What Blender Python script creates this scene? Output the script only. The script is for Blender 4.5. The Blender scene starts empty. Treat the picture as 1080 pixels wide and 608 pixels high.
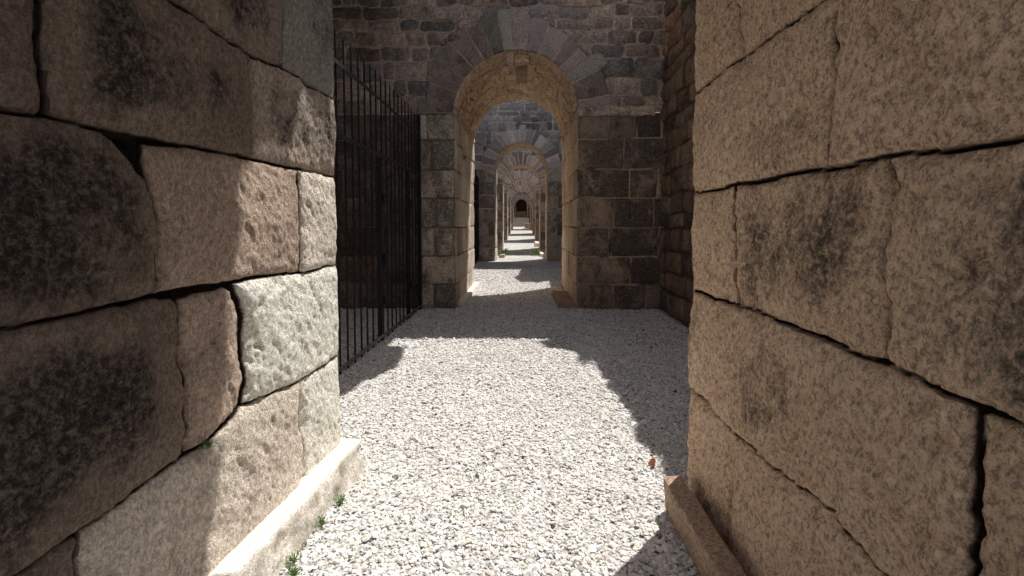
import bpy, math, random
import numpy as np
rad = math.radians
random.seed(7)
rng = np.random.default_rng(7)
scene = bpy.context.scene
COL = scene.collection

# ------------------------------------------------------------------ noise
_perm = rng.permutation(4096).astype(np.int64)
_rv = rng.random(4096).astype(np.float64)
def _h(i, j, k):
    return _rv[_perm[(_perm[(_perm[i & 4095] + j) & 4095] + k) & 4095]]
def vnoise(x, y, z):
    xi = np.floor(x).astype(np.int64); yi = np.floor(y).astype(np.int64); zi = np.floor(z).astype(np.int64)
    fx = x - xi; fy = y - yi; fz = z - zi
    fx = fx*fx*(3-2*fx); fy = fy*fy*(3-2*fy); fz = fz*fz*(3-2*fz)
    r = 0
    for a in (0, 1):
        wa = fx if a else 1-fx
        for b in (0, 1):
            wb = fy if b else 1-fy
            for c in (0, 1):
                wc = fz if c else 1-fz
                r = r + wa*wb*wc*_h(xi+a, yi+b, zi+c)
    return r*2-1
def fbm(P, s, octv=3, seed=0.0):
    r = 0; a = 1.0; t = 0
    for o in range(octv):
        r = r + a*vnoise(P[..., 0]*s+seed*7.3+o*11.1, P[..., 1]*s+seed*3.1, P[..., 2]*s+o*5.7)
        t += a; a *= .5; s *= 2.03
    return r/t
def smooth(a, b, x):
    t = np.clip((x-a)/(b-a), 0, 1); return t*t*(3-2*t)

# ------------------------------------------------------------------ scene helpers
def tag(o, label=None, cat=None, group=None, kind=None):
    if label: o['label'] = label
    if cat: o['category'] = cat
    if group: o['group'] = group
    if kind: o['kind'] = kind
    return o
def empty(name, loc=(0, 0, 0), label=None, cat=None, group=None):
    o = bpy.data.objects.new(name, None); COL.objects.link(o)
    o.empty_display_size = .2; o.location = loc
    return tag(o, label, cat, group)
def mesh_obj(name, V, F, mat, parent=None, attr=None, smoothshade=True):
    """V (n,3) world coordinates, F (m,4) or (m,3) ints, attr (n,4)"""
    V = np.asarray(V, dtype=np.float32)
    F = np.asarray(F, dtype=np.int32)
    if parent is not None:
        V = V - np.array(parent_loc(parent), dtype=np.float32)
    me = bpy.data.meshes.new(name)
    n, k = F.shape
    me.vertices.add(len(V)); me.vertices.foreach_set('co', V.ravel())
    me.loops.add(n*k); me.loops.foreach_set('vertex_index', F.ravel())
    me.polygons.add(n)
    me.polygons.foreach_set('loop_start', np.arange(0, n*k, k, dtype=np.int32))
    me.polygons.foreach_set('loop_total', np.full(n, k, dtype=np.int32))
    me.polygons.foreach_set('use_smooth', np.full(n, smoothshade, dtype=bool))
    me.update(calc_edges=True)
    if attr is not None:
        a = me.attributes.new('masonry', 'FLOAT_COLOR', 'POINT')
        a.data.foreach_set('color', np.asarray(attr, dtype=np.float32).ravel())
    me.materials.append(mat)
    o = bpy.data.objects.new(name, me); COL.objects.link(o)
    if parent is not None: o.parent = parent
    return o
def parent_loc(p):
    l = np.array(p.location, dtype=np.float64)
    while p.parent is not None:
        p = p.parent; l = l + np.array(p.location)
    return l
def compact(V, F, attr=None):
    u, inv = np.unique(F.ravel(), return_inverse=True)
    return V[u], inv.reshape(F.shape), (attr[u] if attr is not None else None)
def grid_faces(nu, nv, flip=False):
    i = np.arange(nu-1)[:, None]*nv + np.arange(nv-1)[None, :]
    i = i.ravel()
    F = np.stack([i, i+nv, i+nv+1, i+1], axis=1)
    return F[:, ::-1] if flip else F

# ------------------------------------------------------------------ stone layouts
def courses(v0, v1, u0, u1, h, w, seed, fixed=None):
    """rows of stones: (vlist, [ulists])"""
    r = random.Random(seed)
    if fixed is None:
        vs = [v0]
        while vs[-1] < v1: vs.append(vs[-1] + r.uniform(*h))
        vs[-1] = max(vs[-1], v1+.02)
    else: vs = list(fixed)
    us = []
    for i in range(len(vs)-1):
        row = [u0 - r.uniform(0, .5)*w[1]]
        while row[-1] < u1+.1: row.append(row[-1] + r.uniform(*w))
        us.append(row)
    return vs, us
def course_eval(U, Vv, lay, rnd=.03, seed=0, warp=.0, wseed=0):
    vs, us = lay
    P = np.stack([U, Vv, U*0+wseed], axis=-1)
    if warp:
        U2 = U + warp*fbm(P, 3.0, 2, 1+wseed); V2 = Vv + warp*fbm(P, 2.2, 2, 5+wseed)
    else: U2, V2 = U, Vv
    vs = np.array(vs); ri = np.clip(np.searchsorted(vs, V2.ravel())-1, 0, len(vs)-2).reshape(U.shape)
    d = np.zeros(U.shape); idn = np.zeros(U.shape, dtype=int)
    for r in range(len(vs)-1):
        m = ri == r
        if not m.any(): continue
        row = np.array(us[r]); u = U2[m]; v = V2[m]
        ci = np.clip(np.searchsorted(row, u)-1, 0, len(row)-2)
        a, b = row[ci], row[ci+1]
        qx = np.minimum(u-a, b-u); qy = np.minimum(v-vs[r], vs[r+1]-v)
        rr = rnd
        dd = np.where((qx < rr) & (qy < rr), rr-np.sqrt((rr-qx)**2+(rr-qy)**2), np.minimum(qx, qy))
        d[m] = dd; idn[m] = r*97+ci
    return d, idn + seed*1009
def poly_inside(U, Vv, poly):
    ins = np.zeros(U.shape, dtype=bool); n = len(poly)
    for i in range(n):
        x0, y0 = poly[i]; x1, y1 = poly[(i+1) % n]
        if y0 == y1: continue
        c = ((y0 > Vv) != (y1 > Vv)) & (U < (x1-x0)*(Vv-y0)/(y1-y0)+x0)
        ins ^= c
    return ins
def poly_dist(U, Vv, poly):
    d = np.full(U.shape, 9.0); n = len(poly)
    for i in range(n):
        x0, y0 = poly[i]; x1, y1 = poly[(i+1) % n]
        dx, dy = x1-x0, y1-y0; L = dx*dx+dy*dy
        if L == 0: continue
        t = np.clip(((U-x0)*dx+(Vv-y0)*dy)/L, 0, 1)
        d = np.minimum(d, np.hypot(U-x0-t*dx, Vv-y0-t*dy))
    return d
def idrand(idn, k):
    return _rv[(idn*131 + k*977 + 17) % 4096]

# the surface of stones: displacement along the normal, from distance to the joints
def relief(P, d, idn, gw=.02, gd=.03, pillow=.012, off=.012, rough=.006, fine=.003):
    e = gw*(.7+.6*fbm(P, 4, 2, 3))
    j = 1-smooth(0, 1, d/np.maximum(e, .002))
    h = -gd*j*(.75+.4*fbm(P, 7, 2, 9)) + pillow*smooth(0, .12, d) + off*(idrand(idn, 1)*2-1)
    h = h + rough*fbm(P, 7, 3, 1) + fine*fbm(P, 32, 2, 2)
    t = (idrand(idn, 2)-.5)*rough*3; s = (idrand(idn, 3)-.5)*rough*3
    return h, j
def bump_vec(P, a):
    return np.stack([fbm(P, 1.3, 2, 21), fbm(P, 1.3, 2, 31), fbm(P, 1.3, 2, 41)], axis=-1)*a

def finish(P, N, h, bevels, vec=.012):
    """bevels: list of (distance to the edge, normal of the neighbouring face, radius)"""
    w = np.ones(h.shape)
    D = bump_vec(P, vec)
    for s, nb, r in bevels:
        w = w*smooth(0, r*1.2, s)
        if nb is None: continue
        c = np.clip(1-s/r, 0, 1)**2
        chip = .30*r*(1+1.5*np.clip(fbm(P, 3.2, 3, 77), -.5, 1))
        D = D - (c*chip)[..., None]*(N+np.array(nb))
    return P + N*(h*w)[..., None] + D

def attr_of(idn, j, stain=None, hue=None, tone=(0, 1)):
    A = np.zeros(idn.shape+(4,))
    A[..., 0] = tone[0]+(tone[1]-tone[0])*idrand(idn, 5)
    A[..., 1] = j
    A[..., 2] = idrand(idn, 6) if stain is None else stain
    A[..., 3] = idrand(idn, 7) if hue is None else hue
    return A

# ------------------------------------------------------------------ materials
def new_mat(name):
    m = bpy.data.materials.new(name); m.use_nodes = True
    nt = m.node_tree; nt.nodes.clear()
    out = nt.nodes.new('ShaderNodeOutputMaterial'); bs = nt.nodes.new('ShaderNodeBsdfPrincipled')
    nt.links.new(bs.outputs[0], out.inputs[0])
    bs.inputs['Roughness'].default_value = .93
    bs.inputs['Specular IOR Level'].default_value = .2
    return m, nt, bs
class NB:
    def __init__(s, nt): s.nt = nt
    def n(s, t, **kw):
        x = s.nt.nodes.new(t)
        for k, v in kw.items(): setattr(x, k, v)
        return x
    def l(s, a, b): s.nt.links.new(a, b)
    def put(s, sock, v):
        if hasattr(v, 'bl_idname') or hasattr(v, 'is_linked'): s.nt.links.new(v, sock)
        elif isinstance(v, tuple) and len(v) == 3 and sock.type == 'RGBA': sock.default_value = (*v, 1)
        else: sock.default_value = v
    def noise(s, vec, scale, det=4, rough=.6, dist=0):
        x = s.n('ShaderNodeTexNoise'); s.l(vec, x.inputs['Vector'])
        x.inputs['Scale'].default_value = scale; x.inputs['Detail'].default_value = det
        x.inputs['Roughness'].default_value = rough; x.inputs['Distortion'].default_value = dist
        return x.outputs['Fac']
    def mapr(s, v, a, b, c=0., d=1., mode='SMOOTHSTEP'):
        x = s.n('ShaderNodeMapRange', interpolation_type=mode); s.put(x.inputs[0], v)
        for i, q in enumerate((a, b, c, d)): s.put(x.inputs[i+1], q)
        return x.outputs[0]
    def mix(s, f, a, b, mode='MIX'):
        x = s.n('ShaderNodeMix', data_type='RGBA', blend_type=mode); x.clamp_result = False
        s.put(x.inputs[0], f); s.put(x.inputs[6], a); s.put(x.inputs[7], b)
        return x.outputs[2]
    def math(s, op, a, b=0.):
        x = s.n('ShaderNodeMath', operation=op); s.put(x.inputs[0], a); s.put(x.inputs[1], b); return x.outputs[0]
    def scalevec(s, v, sc, rot=(0, 0, 0)):
        x = s.n('ShaderNodeMapping'); s.l(v, x.inputs[0]); x.inputs['Scale'].default_value = sc
        x.inputs['Rotation'].default_value = rot; return x.outputs[0]

def stone_mat(name, c1, c2, grey, dark, mortar, darkamt=.5, white=None, bump=.012, pit=60., pale=0., mortar_amt=1., streak=(1, 1, 1), rot=(0, 0, 0), pitdepth=1.0, tr=(.72, 1.22), cav=.55, cr=(.36, .62)):
    m, nt, bs = new_mat(name); b = NB(nt)
    geo = b.n('ShaderNodeNewGeometry').outputs['Position']
    at = b.n('ShaderNodeAttribute', attribute_name='masonry')
    sep = b.n('ShaderNodeSeparateColor'); b.l(at.outputs['Color'], sep.inputs[0])
    tone, joint, stain = sep.outputs[0], sep.outputs[1], sep.outputs[2]; hue = at.outputs['Alpha']
    # every stone is cut from another piece of rock: shift the pattern per stone
    ov = b.n('ShaderNodeCombineXYZ'); b.l(b.math('MULTIPLY', tone, 37.), ov.inputs[0]); b.l(b.math('MULTIPLY', hue, 23.), ov.inputs[1]); b.l(b.math('MULTIPLY', tone, 11.), ov.inputs[2])
    va_ = b.n('ShaderNodeVectorMath', operation='ADD'); b.l(geo, va_.inputs[0]); b.l(ov.outputs[0], va_.inputs[1]); geo = va_.outputs[0]
    n1 = b.noise(geo, 2.3, 6, .62, .3)
    col = b.mix(b.mapr(n1, .35, .65), c1, c2)
    col = b.mix(b.mapr(hue, .25, .95, 0, .9), col, grey)
    n2 = b.noise(geo, 9., 6, .7, .2)
    # dark crust of lichen and soot
    nd = b.noise(b.scalevec(geo, (1, 1, .62)), 2.6, 9, .7, .4)
    thr = b.mapr(stain, 0., 1., .66, .66-darkamt*.36, 'LINEAR')
    dm = b.mapr(b.math('SUBTRACT', b.math('ADD', b.math('MULTIPLY', nd, .72), b.math('MULTIPLY', n2, .28)), thr), -.085, .085)
    dm = b.math('MULTIPLY', dm, b.mapr(b.noise(geo, 38, 5, .8), .36, .58, .30, 1.))
    col = b.mix(b.math('MULTIPLY', dm, .9), col, dark)
    if white:
        nw = b.noise(geo, 4.1, 8, .7, .8)
        col = b.mix(b.math('MULTIPLY', b.mapr(nw, .60, .68), .6), col, white)
    # tones per stone and fine grain
    tn = b.mapr(tone, 0, 1, tr[0], tr[1], 'LINEAR')
    g1 = b.mapr(b.noise(geo, 34, 5, .75), .25, .75, .68, 1.32, 'LINEAR')
    g2 = b.mapr(b.noise(geo, 150, 3, .8), .25, .75, .72, 1.28, 'LINEAR')
    f = b.math('MULTIPLY', tn, b.math('MULTIPLY', g1, g2))
    comb = b.n('ShaderNodeCombineColor')
    for i in range(3): b.l(f, comb.inputs[i])
    col = b.mix(1., col, comb.outputs[0], 'MULTIPLY')
    mc = b.mix(b.mapr(b.noise(geo, 20, 4, .7), .3, .7), mortar, tuple(x*.55 for x in mortar))
    col = b.mix(b.math('MULTIPLY', b.mapr(joint, .15, .65), mortar_amt), col, mc)
    # a granular, tooled surface: hollows of many sizes, their shade painted in
    pv = b.scalevec(geo, streak, rot)
    na = b.noise(pv, pit, 5, .68, .12); nb_ = b.noise(pv, pit*2.9, 3, .6, .3); nc = b.noise(geo, pit*.24, 4, .6, .4)
    hsum = b.math('ADD', b.math('ADD', b.math('MULTIPLY', na, 1.5*pitdepth), b.math('MULTIPLY', nb_, .55)), b.math('MULTIPLY', nc, 1.3))
    cv = b.mapr(b.math('ADD', b.math('MULTIPLY', na, .68), b.math('MULTIPLY', nb_, .32)), cr[0], cr[1], cav, 1.36)      # shaded hollows and lit rims put into the colour
    c3n = b.n('ShaderNodeCombineColor')
    for i in range(3): b.l(cv, c3n.inputs[i])
    col = b.mix(1., col, c3n.outputs[0], 'MULTIPLY')
    b.l(col, bs.inputs['Base Color'])
    bp = b.n('ShaderNodeBump'); bp.inputs['Strength'].default_value = 1.; bp.inputs['Distance'].default_value = bump
    b.l(hsum, bp.inputs['Height']); b.l(bp.outputs[0], bs.inputs['Normal'])
    return m

M = {}
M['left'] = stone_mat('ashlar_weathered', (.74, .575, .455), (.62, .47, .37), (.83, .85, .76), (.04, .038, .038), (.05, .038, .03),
                      darkamt=.56, bump=.012, pit=70, streak=(1, 1, .7), rot=(.5, 0, 0), pitdepth=1.2, cav=.66, tr=(.36, 1.25))  # wide tone range for the painted sunlit and shaded blocks
M['right'] = stone_mat('ashlar_tan', (.96, .71, .505), (.88, .63, .44), (.83, .655, .51), (.09, .075, .062), (.05, .032, .022),
                       darkamt=.42, bump=.018, pit=60, streak=(1, 1, .72), rot=(-.6, 0, 0), pitdepth=1.4, cav=.58, tr=(.84, 1.16), cr=(.38, .57))
M['rubble'] = stone_mat('rubble_masonry', (.50, .39, .335), (.36, .29, .25), (.23, .22, .215), (.06, .057, .057), (.86, .70, .57),
                        darkamt=.6, white=(.34, .31, .28), bump=.02, pit=22)
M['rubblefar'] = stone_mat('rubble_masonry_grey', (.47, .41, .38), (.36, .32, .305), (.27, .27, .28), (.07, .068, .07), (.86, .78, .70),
                        darkamt=.6, white=(.80, .75, .70), bump=.02, pit=22, cav=.7)  # lighter rubble: sunlight of the farther courts put into the colour
M['pierdark'] = stone_mat('pier_ashlar_dark', (.34, .25, .19), (.26, .19, .15), (.21, .175, .15), (.03, .028, .027), (.34, .26, .19),
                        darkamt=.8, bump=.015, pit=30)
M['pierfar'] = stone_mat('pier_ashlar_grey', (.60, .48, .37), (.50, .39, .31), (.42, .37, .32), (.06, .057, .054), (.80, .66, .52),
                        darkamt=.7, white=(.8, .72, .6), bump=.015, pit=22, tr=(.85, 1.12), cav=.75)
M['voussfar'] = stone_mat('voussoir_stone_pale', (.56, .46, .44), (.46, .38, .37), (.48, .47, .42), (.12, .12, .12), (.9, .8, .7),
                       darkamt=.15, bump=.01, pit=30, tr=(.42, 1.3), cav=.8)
M['pier'] = stone_mat('pier_ashlar', (.44, .32, .235), (.33, .245, .185), (.27, .22, .185), (.035, .033, .032), (.86, .66, .48),
                      darkamt=.85, white=(.55, .46, .37), bump=.015, pit=30, tr=(.85, 1.12), cav=.75)
M['pierpale'] = stone_mat('pier_ashlar_pale', (.66, .53, .41), (.56, .44, .35), (.52, .46, .38), (.04, .04, .04), (.30, .22, .16),
                      darkamt=.80, white=(.74, .66, .56), bump=.012, pit=34, tr=(.85, 1.1), cav=.75)
M['soffit'] = stone_mat('vault_tan', (.88, .65, .43), (.78, .56, .36), (.80, .63, .45), (.26, .17, .11), (.42, .29, .17),
                        darkamt=.35, bump=.03, pit=24, tr=(.86, 1.1))
M['vouss'] = stone_mat('voussoir_stone', (.44, .35, .32), (.33, .27, .25), (.36, .35, .30), (.05, .05, .052), (.70, .57, .47),
                       darkamt=.32, bump=.01, pit=50, tr=(.66, 1.2))
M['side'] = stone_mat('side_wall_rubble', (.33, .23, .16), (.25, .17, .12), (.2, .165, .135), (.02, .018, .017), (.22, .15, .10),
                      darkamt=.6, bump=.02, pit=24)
M['plinth'] = stone_mat('plinth_stone', (.80, .75, .68), (.72, .67, .59), (.74, .71, .66), (.35, .31, .27), (.3, .26, .2),
                        darkamt=.15, bump=.005, pit=60, cav=.8)
M['curb'] = stone_mat('curb_stone', (.50, .36, .26), (.40, .29, .21), (.4, .32, .26), (.05, .045, .04), (.3, .2, .13),
                      darkamt=.3, bump=.006, pit=60)

def gravel_mat(name, tint=1., attr=True):
    m, nt, bs = new_mat(name); b = NB(nt)
    geo = b.n('ShaderNodeNewGeometry').outputs['Position']
    if attr:
        at = b.n('ShaderNodeAttribute', attribute_name='masonry')
        g = b.mapr(b.noise(geo, 300, 3, .7), .2, .8, .85, 1.12, 'LINEAR')
        cc = b.n('ShaderNodeCombineColor')
        for i in range(3): b.l(g, cc.inputs[i])
        col = b.mix(1., at.outputs['Color'], cc.outputs[0], 'MULTIPLY')
        b.l(col, bs.inputs['Base Color'])
    else:
        vo = b.n('ShaderNodeTexVoronoi'); b.l(geo, vo.inputs['Vector']); vo.inputs['Scale'].default_value = 42
        sp = b.n('ShaderNodeSeparateColor'); b.l(vo.outputs['Color'], sp.inputs[0])
        col = b.mix(b.mapr(sp.outputs[0], 0, 1, 0, 1, 'LINEAR'), (.55, .54, .525), (.90, .88, .85))
        col = b.mix(b.mapr(sp.outputs[1], .86, .95), col, (.12, .12, .125))
        big = b.mapr(b.noise(geo, .9, 4, .6), .3, .7, .84, 1.1)
        cc = b.n('ShaderNodeCombineColor')
        e = b.mapr(vo.outputs['Distance'], .25, .75, 1.0, .6)
        e = b.math('MULTIPLY', e, big)
        for i in range(3): b.l(e, cc.inputs[i])
        col = b.mix(1., col, cc.outputs[0], 'MULTIPLY')
        b.l(col, bs.inputs['Base Color'])
        bp = b.n('ShaderNodeBump'); bp.inputs['Strength'].default_value = 1.; bp.inputs['Distance'].default_value = .012
        h = b.math('ADD', b.math('MULTIPLY', vo.outputs['Distance'], -1.), b.math('MULTIPLY', b.noise(geo, 130, 2, .6), .5))
        b.l(h, bp.inputs['Height']); b.l(bp.outputs[0], bs.inputs['Normal'])
    return m
M['pebble'] = gravel_mat('gravel_chips')
M['ground'] = gravel_mat('gravel_bed', attr=False)
def plain(name, c, rough=.6, metal=0., var=.3, sc=20, bump=.001):
    m, nt, bs = new_mat(name); b = NB(nt)
    geo = b.n('ShaderNodeNewGeometry').outputs['Position']
    n = b.noise(geo, sc, 6, .7)
    b.l(b.mix(b.mapr(n, .3, .7), tuple(x*(1-var) for x in c), tuple(x*(1+var) for x in c)), bs.inputs['Base Color'])
    bs.inputs['Roughness'].default_value = rough; bs.inputs['Metallic'].default_value = metal
    bp = b.n('ShaderNodeBump'); bp.inputs['Distance'].default_value = bump; b.l(b.noise(geo, sc*4, 4, .7), bp.inputs['Height'])
    b.l(bp.outputs[0], bs.inputs['Normal'])
    return m
M['iron'] = plain('black_iron', (.018, .018, .02), .55, .3, .4, 30)
M['rail'] = plain('worn_grey_steel', (.045, .045, .05), .5, .4, .5, 14)
M['leaf'] = plain('weed_leaf', (.13, .24, .06), .7, 0, .5, 60)
M['terra'] = plain('terracotta', (.50, .21, .11), .85, 0, .2, 60)
M['earth'] = plain('dry_earth', (.22, .18, .13), .95, 0, .3, 3, .02)

# joints of the two near walls, in metres along the wall and up it
LB = {
  'A': [(0.965, 1.869), (1.182, 1.885), (1.284, 1.894), (1.276, 2.055), (1.284, 2.435), (0.99, 2.497)],
  'B': [(1.284, 1.894), (1.426, 1.886), (1.729, 1.893), (2.157, 1.899), (2.173, 2.152), (2.155, 2.368), (1.707, 2.405), (1.448, 2.426), (1.282, 2.433), (1.276, 2.055)],
  'C': [(1.282, 2.433), (1.448, 2.426), (1.707, 2.405), (2.155, 2.368), (2.428, 2.388), (2.449, 2.748), (2.501, 3.49), (1.303, 2.966)],
  'D': [(2.428, 2.388), (2.89, 2.366), (2.926, 2.375), (3.0, 3.464), (2.501, 3.49), (2.449, 2.748)],
  'E': [(2.155, 2.368), (2.428, 2.388), (2.89, 2.366), (2.926, 2.369), (2.934, 1.9), (2.862, 1.899), (2.157, 1.899), (2.173, 2.152)],
  'F': [(0.965, 1.869), (1.182, 1.885), (1.284, 1.894), (1.426, 1.886), (1.462, 1.863), (1.511, 1.82), (1.585, 1.751), (1.625, 1.623), (1.63, 1.346), (1.259, 1.335), (1.16, 1.329), (0.942, 1.309)],
  'G': [(1.59, 1.876), (1.729, 1.893), (2.157, 1.899), (2.569, 1.899), (2.549, 1.336), (2.011, 1.35), (1.73, 1.349), (1.634, 1.342), (1.633, 1.623), (1.596, 1.758), (1.584, 1.815)],
  'H': [(2.569, 1.899), (2.862, 1.899), (2.947, 1.901), (2.953, 1.349), (2.903, 1.347), (2.549, 1.336)],
  'I': [(0.942, 1.309), (1.16, 1.329), (1.259, 1.335), (1.626, 1.337), (1.686, 1.324), (1.715, 1.302), (1.73, 1.004), (1.733, 0.73), (1.323, 0.696), (1.166, 0.689), (0.916, 0.671)],
  'J': [(1.724, 1.318), (1.982, 1.338), (2.022, 1.316), (2.066, 1.191), (2.087, 0.884), (2.058, 0.791), (1.824, 0.716), (1.752, 0.724), (1.739, 1.001), (1.728, 1.289)],
  'K': [(2.023, 1.345), (2.549, 1.336), (2.903, 1.347), (2.965, 1.348), (2.97, 0.752), (2.908, 0.764), (2.51, 0.757), (2.071, 0.786), (2.1, 0.88), (2.079, 1.188), (2.034, 1.322)],
  'M': [(0.916, 0.671), (1.166, 0.689), (1.323, 0.696), (1.334, 0.549), (1.324, -0.001), (0.892, 0.092)],
  'N': [(1.323, 0.696), (1.733, 0.726), (1.824, 0.716), (2.071, 0.786), (2.51, 0.757), (2.519, 0.21), (2.518, -0.089), (1.324, -0.001), (1.334, 0.549)],
  'O': [(2.51, 0.757), (2.908, 0.764), (2.984, 0.754), (2.977, -0.204), (2.518, -0.089), (2.519, 0.21)],
}
RB = {
  'A': [(2.828, 2.347), (2.648, 2.335), (2.14, 2.328), (2.18, 2.6), (2.207, 3.191), (2.899, 3.856)],
  'B': [(2.14, 2.328), (1.572, 2.309), (1.125, 2.314), (1.159, 3.069), (2.207, 3.191), (2.18, 2.6)],
  'C': [(2.827, 2.325), (2.14, 2.328), (1.572, 2.309), (1.494, 2.31), (1.504, 2.029), (1.506, 1.777), (2.18, 1.78), (2.802, 1.794)],
  'D': [(1.494, 2.31), (1.125, 2.314), (0.741, 2.316), (0.717, 1.76), (0.938, 1.765), (1.033, 1.774), (1.282, 1.772), (1.506, 1.777), (1.504, 2.029)],
  'E': [(2.803, 1.799), (2.18, 1.776), (2.146, 1.237), (2.825, 1.229)],
  'F': [(2.18, 1.776), (1.506, 1.777), (1.282, 1.772), (1.289, 1.567), (1.281, 1.236), (1.383, 1.224), (2.155, 1.236)],
  'G': [(1.282, 1.772), (1.033, 1.774), (0.938, 1.765), (0.717, 1.76), (0.692, 1.199), (0.913, 1.216), (0.969, 1.226), (1.052, 1.22), (1.274, 1.233), (1.281, 1.236), (1.289, 1.567)],
  'H': [(2.825, 1.229), (2.155, 1.236), (1.383, 1.224), (1.274, 1.233), (1.052, 1.22), (1.004, 1.22), (0.998, 1.076), (1.003, 0.859), (0.999, 0.634), (1.249, 0.672), (1.514, 0.709), (2.129, 0.662), (2.799, 0.673)],
  'I': [(1.004, 1.216), (0.913, 1.216), (0.692, 1.199), (0.663, 0.556), (0.999, 0.634), (1.003, 0.859), (0.998, 1.076)],
  'J': [(2.799, 0.673), (2.129, 0.662), (2.185, 0.148), (2.212, -0.413), (2.774, -0.575)],
  'K': [(2.129, 0.662), (1.514, 0.709), (1.249, 0.672), (0.999, 0.634), (0.663, 0.556), (0.83, 0.096), (2.212, -0.413), (2.185, 0.148)],
}

FLOOR_UP = 26.0
def floorz(y): return np.maximum(0, (np.asarray(y, dtype=float)-FLOOR_UP)*.03)

def ax(a, b, res): return np.linspace(a, b, max(2, int(round((b-a)/res))+1))

def put_sheet(name, P, A, mat, parent, flip=False, keep=None):
    nu, nv = P.shape[:2]
    F = grid_faces(nu, nv, flip)
    V = P.reshape(-1, 3); A = A.reshape(-1, 4)
    if keep is not None:
        k = keep.reshape(-1); F = F[k[F].all(axis=1)]
    V, F, A = compact(V, F, A)
    return mesh_obj(name, V, F, mat, parent, A)

def rough_box(name, lo, hi, mat, parent=None, res=.03, r=.02, amp=.008, rotz=0., tilt=0., at=None, attr=(.5, 0, .3, .4), taper=0.):
    """a worn block of stone between two corners (about its own middle if at is given)"""
    lo = np.array(lo, float); hi = np.array(hi, float)
    Vs, Fs, off = [], [], 0
    for a in range(3):
        u, v = [i for i in range(3) if i != a]
        for s in (0, 1):
            gu = ax(lo[u], hi[u], res); gv = ax(lo[v], hi[v], res)
            U, W = np.meshgrid(gu, gv, indexing='ij')
            P = np.zeros(U.shape+(3,)); P[..., u] = U; P[..., v] = W; P[..., a] = hi[a] if s else lo[a]
            F = grid_faces(len(gu), len(gv), flip=(s == 0) ^ (a == 1))
            Vs.append(P.reshape(-1, 3)); Fs.append(F+off); off += P[..., 0].size
    V = np.concatenate(Vs); F = np.concatenate(Fs)
    q = np.clip(V, lo+r, hi-r); d = V-q; L = np.linalg.norm(d, axis=1, keepdims=True)
    V = q + d/np.maximum(L, 1e-6)*np.minimum(r, L)
    if taper:
        c = (lo+hi)/2; t = (hi[2]-V[:, 2])/(hi[2]-lo[2])
        V[:, 0] = c[0]+(V[:, 0]-c[0])*(1-taper*t)
    if rotz or tilt:
        c = (lo+hi)/2; p = V-c
        cz, sz = math.cos(rotz), math.sin(rotz)
        p = np.stack([p[:, 0]*cz-p[:, 1]*sz, p[:, 0]*sz+p[:, 1]*cz, p[:, 2]], axis=1)
        ct, st = math.cos(tilt), math.sin(tilt)
        p = np.stack([p[:, 0]*ct+p[:, 2]*st, p[:, 1], -p[:, 0]*st+p[:, 2]*ct], axis=1)
        V = p+c
    n = np.stack([fbm(V, 6, 3, 3), fbm(V, 6, 3, 4), fbm(V, 6, 3, 5)], axis=1)
    V = V + n*amp*2 + (fbm(V, 22, 2, 6)*amp*.8)[:, None]*d/np.maximum(L, 1e-6)
    return mesh_obj(name, V, F, mat, parent, np.tile(np.array(attr, float), (len(V), 1)))

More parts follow.
